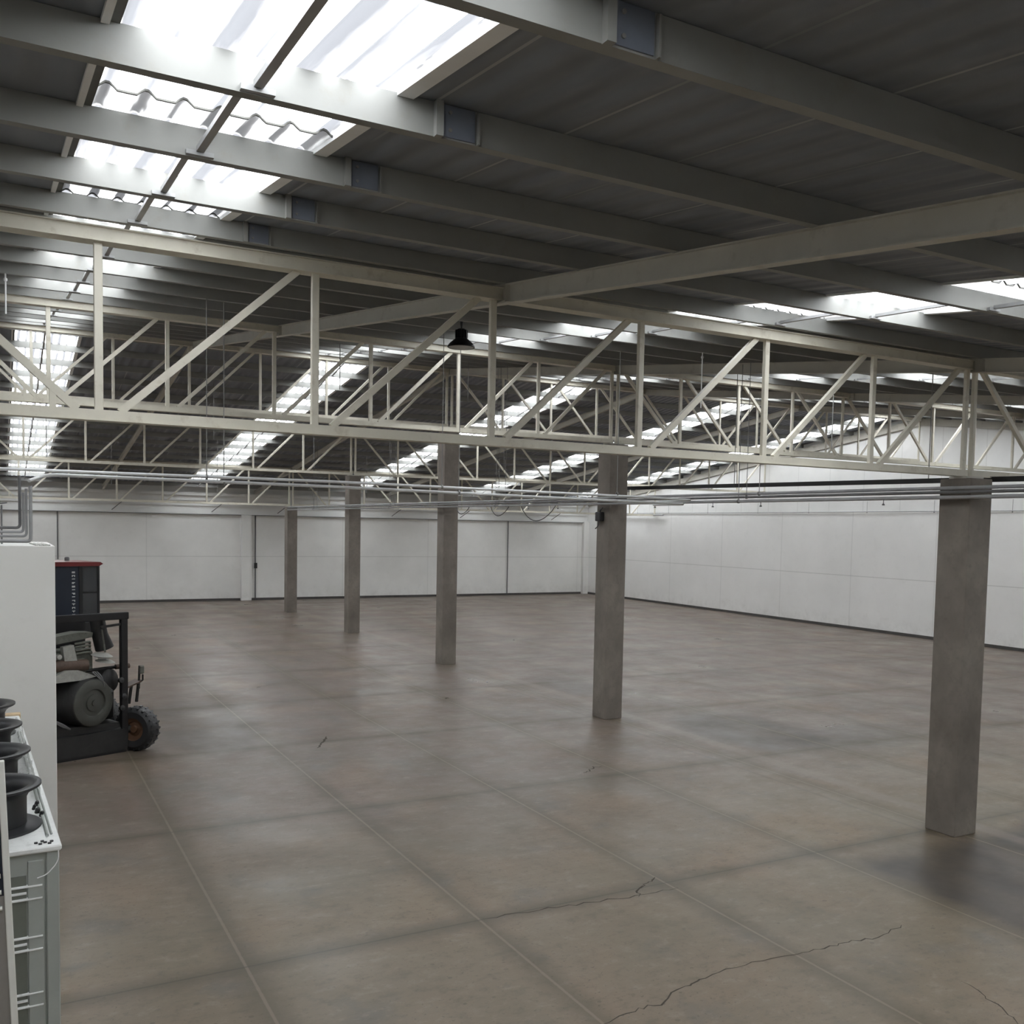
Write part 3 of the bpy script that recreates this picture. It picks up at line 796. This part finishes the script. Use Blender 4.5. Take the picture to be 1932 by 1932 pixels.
# local frame: x to the right along the front, y to the rear, front corner post at the origin
ch = MB().prism([(-3.0, .06), (.0, .06), (.02, .12), (.02, .42), (-.06, .50), (-3.0, .50)], 'y', 0.0, .16)
ch.prism([(-3.0, .50), (-.06, .50), (-.12, .64), (-3.0, .72)], 'y', .10, .55)
ch.box(-3.0, -.08, .16, 2.2, .12, .50)
ch.build('chassis', 'grimy_black', VH)
MB().box(-3.0, -.02, .02, 2.1, .0, .10).build('skid_plate', 'black_paint', VH)
MB().cbox(-.10, .04, .02, .14, .30, 2.94, .01).build('frame_post', 'black_paint', VH)
MB().cbox(-3.0, .06, .01, .15, 2.84, 2.99, .012).build('frame_beam', 'black_paint', VH)
MB().box(-3.0, -.30, 1.25, 1.35, .4, 2.72).build('dark_fill', 'black_paint', VH)  # plain dark sheet added to fill the black between the engine parts
MB().bar((-.52, .08, 2.70), (-.05, .08, 2.74), .05, .05).build('brace', 'grimy_black', VH)
MB().tube([(-.1, .3, 1.80), (.20, .3, 1.80)], .055, 14).build('exhaust_stub', 'engine_brown', VH, smooth=True)
MB().tube([(-.95, .3, 1.77), (-.1, .3, 1.80)], .035, 10).build('cross_tube', 'grimy_black', VH, smooth=True)
# big drum with a stepped end face
ax = Vector((.26, -.95, .0)); c0 = Vector((-.73, -.06, 1.15))
MB().lathe([(.45, -.95), (.505, -.94), (.505, -.06), (.49, -.03), (.47, -.03)], c0, ax, 48).build('drum', 'grimy_black', VH, smooth=True)
MB().lathe([(0, .02), (.06, .02), (.065, .0), (.17, -.005), (.18, -.03), (.27, -.035), (.29, .0), (.33, .005), (.45, .0), (.48, -.015), (.495, -.05)], c0, ax, 48).build('drum_end', 'drum_grey', VH, smooth=True)
MB().prism([(-1.75, 1.62), (-1.25, 1.86), (-.98, 1.84), (-.62, 1.68), (-.95, 1.63)], 'y', .05, .55).build('drum_cover', 'engine_pale', VH)
# engine
e = MB().cbox(-2.2, -.55, .35, 1.05, 1.62, 2.2, .04)
e.cbox(-2.0, -.75, .2, .45, 1.75, 2.05, .04)
e.build('engine_block', 'engine_grey', VH)
MB().prism([(-2.0, 2.30), (-.62, 2.48), (-.60, 2.58), (-.9, 2.60), (-2.0, 2.46)], 'y', .25, .62).build('valve_cover', 'engine_grey', VH)
MB().prism([(-1.22, 1.98), (-.96, 1.98), (-1.04, 2.36), (-1.26, 2.33)], 'y', .16, .3).build('intake_box', 'engine_pale', VH)
mf = MB()
for k in range(4): mf.tube(bend([(-.96 + .01 * k, .3, 2.36 - .07 * k), (-.68, .22, 2.40 - .07 * k), (-.60, .4, 2.34 - .07 * k)], .08), .026, 8)
mf.build('manifold', 'engine_grey', VH, smooth=True)
MB().tube([(-1.5, .22, 1.95), (-.75, .22, 1.92)], .12, 18).build('filter_canister', 'engine_brown', VH, smooth=True)
ls = MB()
for (x, z, r) in ((-1.55, 1.88, .06), (-1.30, 1.74, .05), (-1.62, 2.12, .06), (-1.36, 2.14, .05)): ls.lathe([(0, -.08), (r, -.08), (r * 1.15, 0), (r, .05), (0, .06)], (x, .14, z), (.1, -1, .1), 14)
ls.build('fitting', 'engine_pale', VH, smooth=True)
MB().tube([(-.42, .45, 2.86), (-.36, .45, 2.5), (-.26, .45, 2.2)], [.15, .16, .19], 20).build('air_cleaner', 'grimy_black', VH, smooth=True)
MB().tube([(-.40, .28, 2.62), (-.33, .28, 2.14)], .02, 8).build('hose', 'engine_grey', VH)
MB().lathe([(0, .05), (.14, .045), (.22, .0), (.16, -.03), (0, -.035)], (-.42, .25, 2.08), (.1, -.1, 1), 28).build('cap_disc', 'engine_pale', VH, smooth=True)
MB().lathe([(0, .04), (.13, .035), (.2, .0), (0, -.03)], (-.36, .22, 1.95), (.1, -.12, 1), 28).build('cap_disc', 'engine_pale', VH, smooth=True)
g = MB().lathe([(0, -.22), (.22, -.22), (.25, -.05), (.25, .1), (.18, .16), (0, .17)], (-.28, .35, 1.52), (.35, -.9, .1), 24)
g.cbox(-.55, -.12, .3, .9, .7, 1.35, .04)
g.build('gearbox', 'grimy_black', VH, smooth=True)
hz = MB()
for k in range(3): hz.tube(bend([(-.72 + .05 * k, .05, 1.78), (-.62 + .04 * k, -.03, 1.66), (-.45, .05, 1.5 - .1 * k), (-.2, .2, 1.3)], .12), .014, 7)
for k in range(3): hz.tube(bend([(-1.62 + .05 * k, -.02, 1.0 - .06 * k), (-1.45 + .05 * k, -.04, .78), (-1.2, .0, .66)], .12), .018, 7)
hz.build('hoses', 'pipe_dark', VH, smooth=True)
vl = MB()
for (x, z) in ((-.12, 1.55), (-.06, 1.2), (-.10, .95)): vl.lathe([(0, -.05), (.05, -.05), (.06, .03), (0, .05)], (x, .02, z), (.2, -1, .2), 12)
vl.build('valve', 'grimy_black', VH, smooth=True)
# side step and lamp bracket over the wheel
sb = MB().bar((.02, .2, 1.36), (.36, .2, 1.47), .3, .03).build('step', 'engine_brown', VH)
lb = MB().bar((.34, .15, 1.3), (.36, .15, 1.80), .03, .04).bar((.36, .15, 1.47), (.43, .15, 1.47), .03, .03).bar((.43, .15, 1.47), (.43, .15, 1.60), .03, .03).build('lamp_bracket', 'grimy_black', VH)
MB().cbox(.35, .45, .1, .2, 1.62, 1.80, .02).build('work_lamp', 'engine_grey', VH)
st = MB().bar((.20, .2, 1.38), (.17, .25, .98), .04, .05).bar((.36, .2, 1.42), (.34, .25, 1.0), .04, .05).build('fender_stay', 'grimy_black', VH)
# wheel: axle across the front, orange hub towards the drum side
def wheel(cx, cy, r, w):
    wx = Vector((-.86, -.50, 0)).normalized()
    c = Vector((cx, cy, r))
    prof = [(r * .52, -w / 2), (r * .80, -w / 2 - .015), (r * .94, -w * .42), (r, -w * .30), (r, w * .30), (r * .94, w * .42), (r * .80, w / 2 + .015), (r * .52, w / 2)]
    t = MB().lathe(prof, c, wx, 40)
    a = Vector((0, 0, 1)); b = wx.cross(a)
    for k in range(22):
        th = 2 * math.pi * k / 22
        d = a * math.cos(th) + b * math.sin(th); tg = b * math.cos(th) - a * math.sin(th)
        for s in (-1, 1):
            t.bar(c + d * (r * .965) + wx * (s * w * .05) + tg * (.0 if s > 0 else .06), c + d * (r * .935) + wx * (s * w * .46) + tg * (.03 if s > 0 else .09), .035, .05, tg)
    wo = t.build('wheel', 'black_rubber', VH)
    MB().lathe([(0, w * .40), (.07, w * .40), (.09, w * .30), (.15, w * .24), (.17, w * .34), (r * .50, w * .40), (r * .54, w * .5), (r * .54, w * .3), (r * .2, w * .1)], c, wx, 32).build('hub', 'hub_orange', wo, smooth=True)
    return wo
wheel(.22, .02, .47, .32)
wheel(.30, 1.85, .47, .32)
MB().tube([(-.3, .2, .47), (.25, .06, .47)], .09, 12).build('axle', 'grimy_black', VH, smooth=True)
# cab: navy side, red roof, glazed right side (drawn in its own frame, then shifted along the chassis)
cb = MB().box(-2.6, -.92, 1.6, 1.66, 2.72, 3.92).box(-2.6, -.92, 2.6, 2.66, 2.72, 3.92).box(-2.6, -.50, 1.6, 2.66, 2.62, 2.72)
cabo = cb.build('cab', 'navy_paint', VH)
MB().prism([(-2.7, 3.92), (-.55, 3.90), (-.46, 3.95), (-.52, 3.99), (-2.7, 4.02)], 'y', 1.54, 2.72).build('cab_roof', 'red_paint', VH)
cf = MB().cbox(-.98, -.90, 1.58, 1.64, 2.7, 3.92, .01).cbox(-.56, -.51, 1.6, 1.65, 2.72, 3.92, .01).cbox(-.56, -.51, 2.6, 2.65, 2.72, 3.92, .01)
cf.box(-.92, -.53, 1.61, 1.64, 3.30, 3.335).box(-.545, -.515, 1.64, 2.62, 3.30, 3.335).box(-.92, -.50, 1.6, 1.66, 2.72, 2.82)
cf.build('cab_frame', 'black_paint', VH)
MB().box(-.91, -.55, 1.618, 1.63, 2.8, 3.9).box(-.54, -.528, 1.64, 2.62, 2.75, 3.9).build('cab_window', 'cab_glass', VH)
MB().prism([(-1.0, 2.42), (-.56, 2.44), (-.47, 2.56), (-.50, 2.66), (-1.0, 2.66)], 'y', 1.5, 2.6).build('cab_base', 'grimy_black', VH)
MB().prism([(-.86, 2.83), (-.62, 2.83), (-.70, 2.95), (-.76, 3.12), (-.80, 3.12)], 'y', 2.0, 2.3).build('seat', 'black_rubber', VH)
for s_ in ((-2.4, 1.7), (-.9, 1.7), (-2.4, 2.5), (-.9, 2.5)):
    MB().box(s_[0] - .05, s_[0] + .05, s_[1] - .05, s_[1] + .05, .5, 2.66).build('cab_support', 'grimy_black', VH)
rnd = random.Random(4)
for k in range(13):
    mk = MB()
    z = 3.78 - k * .078; h = .030
    mk.box(-1.13, -1.065, 1.592, 1.6, z - .008, z + .008)
    if rnd.random() < .6: mk.box(-1.13, -1.115, 1.592, 1.6, z - h, z + .008)
    if rnd.random() < .5: mk.box(-1.08, -1.065, 1.592, 1.6, z - h, z + .008)
    if rnd.random() < .4: mk.box(-1.105, -1.09, 1.592, 1.6, z - h, z)
    mk.build('side_marking', 'mark_white', VH)
MB().cbox(-1.70, -1.50, 1.56, 1.6, 3.22, 3.26, .01).build('door_handle', 'mark_white', VH)
MB().lathe([(0, 0), (.05, 0), (.05, .07), (.03, .09), (0, .09)], (-1.1, 1.9, 4.01), (0, 0, 1), 12).build('beacon', 'pipe_dark', VH)

for o in VH.children:
    if o.name.split('.')[0] in ('cab', 'cab_roof', 'cab_frame', 'cab_window', 'cab_base', 'seat', 'cab_support', 'side_marking', 'door_handle', 'beacon'):
        for v_ in o.data.vertices: v_.co.x += .71

# ------------------------------------------------------------------ world, camera, render look
w = bpy.data.worlds.new('World'); SC.world = w; w.use_nodes = True
bg = w.node_tree.nodes['Background']
bg.inputs[0].default_value = (0.97, 0.985, 1.0, 1); bg.inputs[1].default_value = 10.9
try:
    w.cycles.sampling_method = 'MANUAL'; w.cycles.sample_map_resolution = 64
except Exception: pass

F, YAW, PITCH, ROLL, PX, PY = 1815.69, .5067, -.0596, .0199, 1003.41, 1100.40
cam = bpy.data.cameras.new('Camera'); co = bpy.data.objects.new('Camera', cam); COL.objects.link(co)
fh = Vector((math.sin(YAW), math.cos(YAW), 0)); r0 = Vector((math.cos(YAW), -math.sin(YAW), 0)); zz = Vector((0, 0, 1))
fwd = fh * math.cos(PITCH) + zz * math.sin(PITCH); up0 = -fh * math.sin(PITCH) + zz * math.cos(PITCH)
rt = r0 * math.cos(ROLL) + up0 * math.sin(ROLL); upv = -r0 * math.sin(ROLL) + up0 * math.cos(ROLL)
mw = Matrix((rt, upv, -fwd)).transposed().to_4x4(); mw.translation = Vector((-13.979, -10.492, 4.9871))
co.matrix_world = mw
cam.sensor_fit = 'HORIZONTAL'; cam.sensor_width = 36.0; cam.lens = 36.0 * F / 1932
cam.shift_x = -(PX - 966) / 1932; cam.shift_y = (PY - 966) / 1932
cam.clip_start = 0.05; cam.clip_end = 300
SC.camera = co

vs = SC.view_settings
vs.view_transform = 'Standard'; vs.look = 'None'; vs.gamma = 1.0; vs.exposure = 0.0; vs.use_curve_mapping = False
c = SC.cycles
c.use_denoising = True
try: c.denoiser = 'OPENIMAGEDENOISE'
except Exception: pass
c.max_bounces = 12; c.diffuse_bounces = 8; c.glossy_bounces = 4; c.transmission_bounces = 8; c.transparent_max_bounces = 12
c.sample_clamp_indirect = 8.0; c.caustics_reflective = False; c.caustics_refractive = False
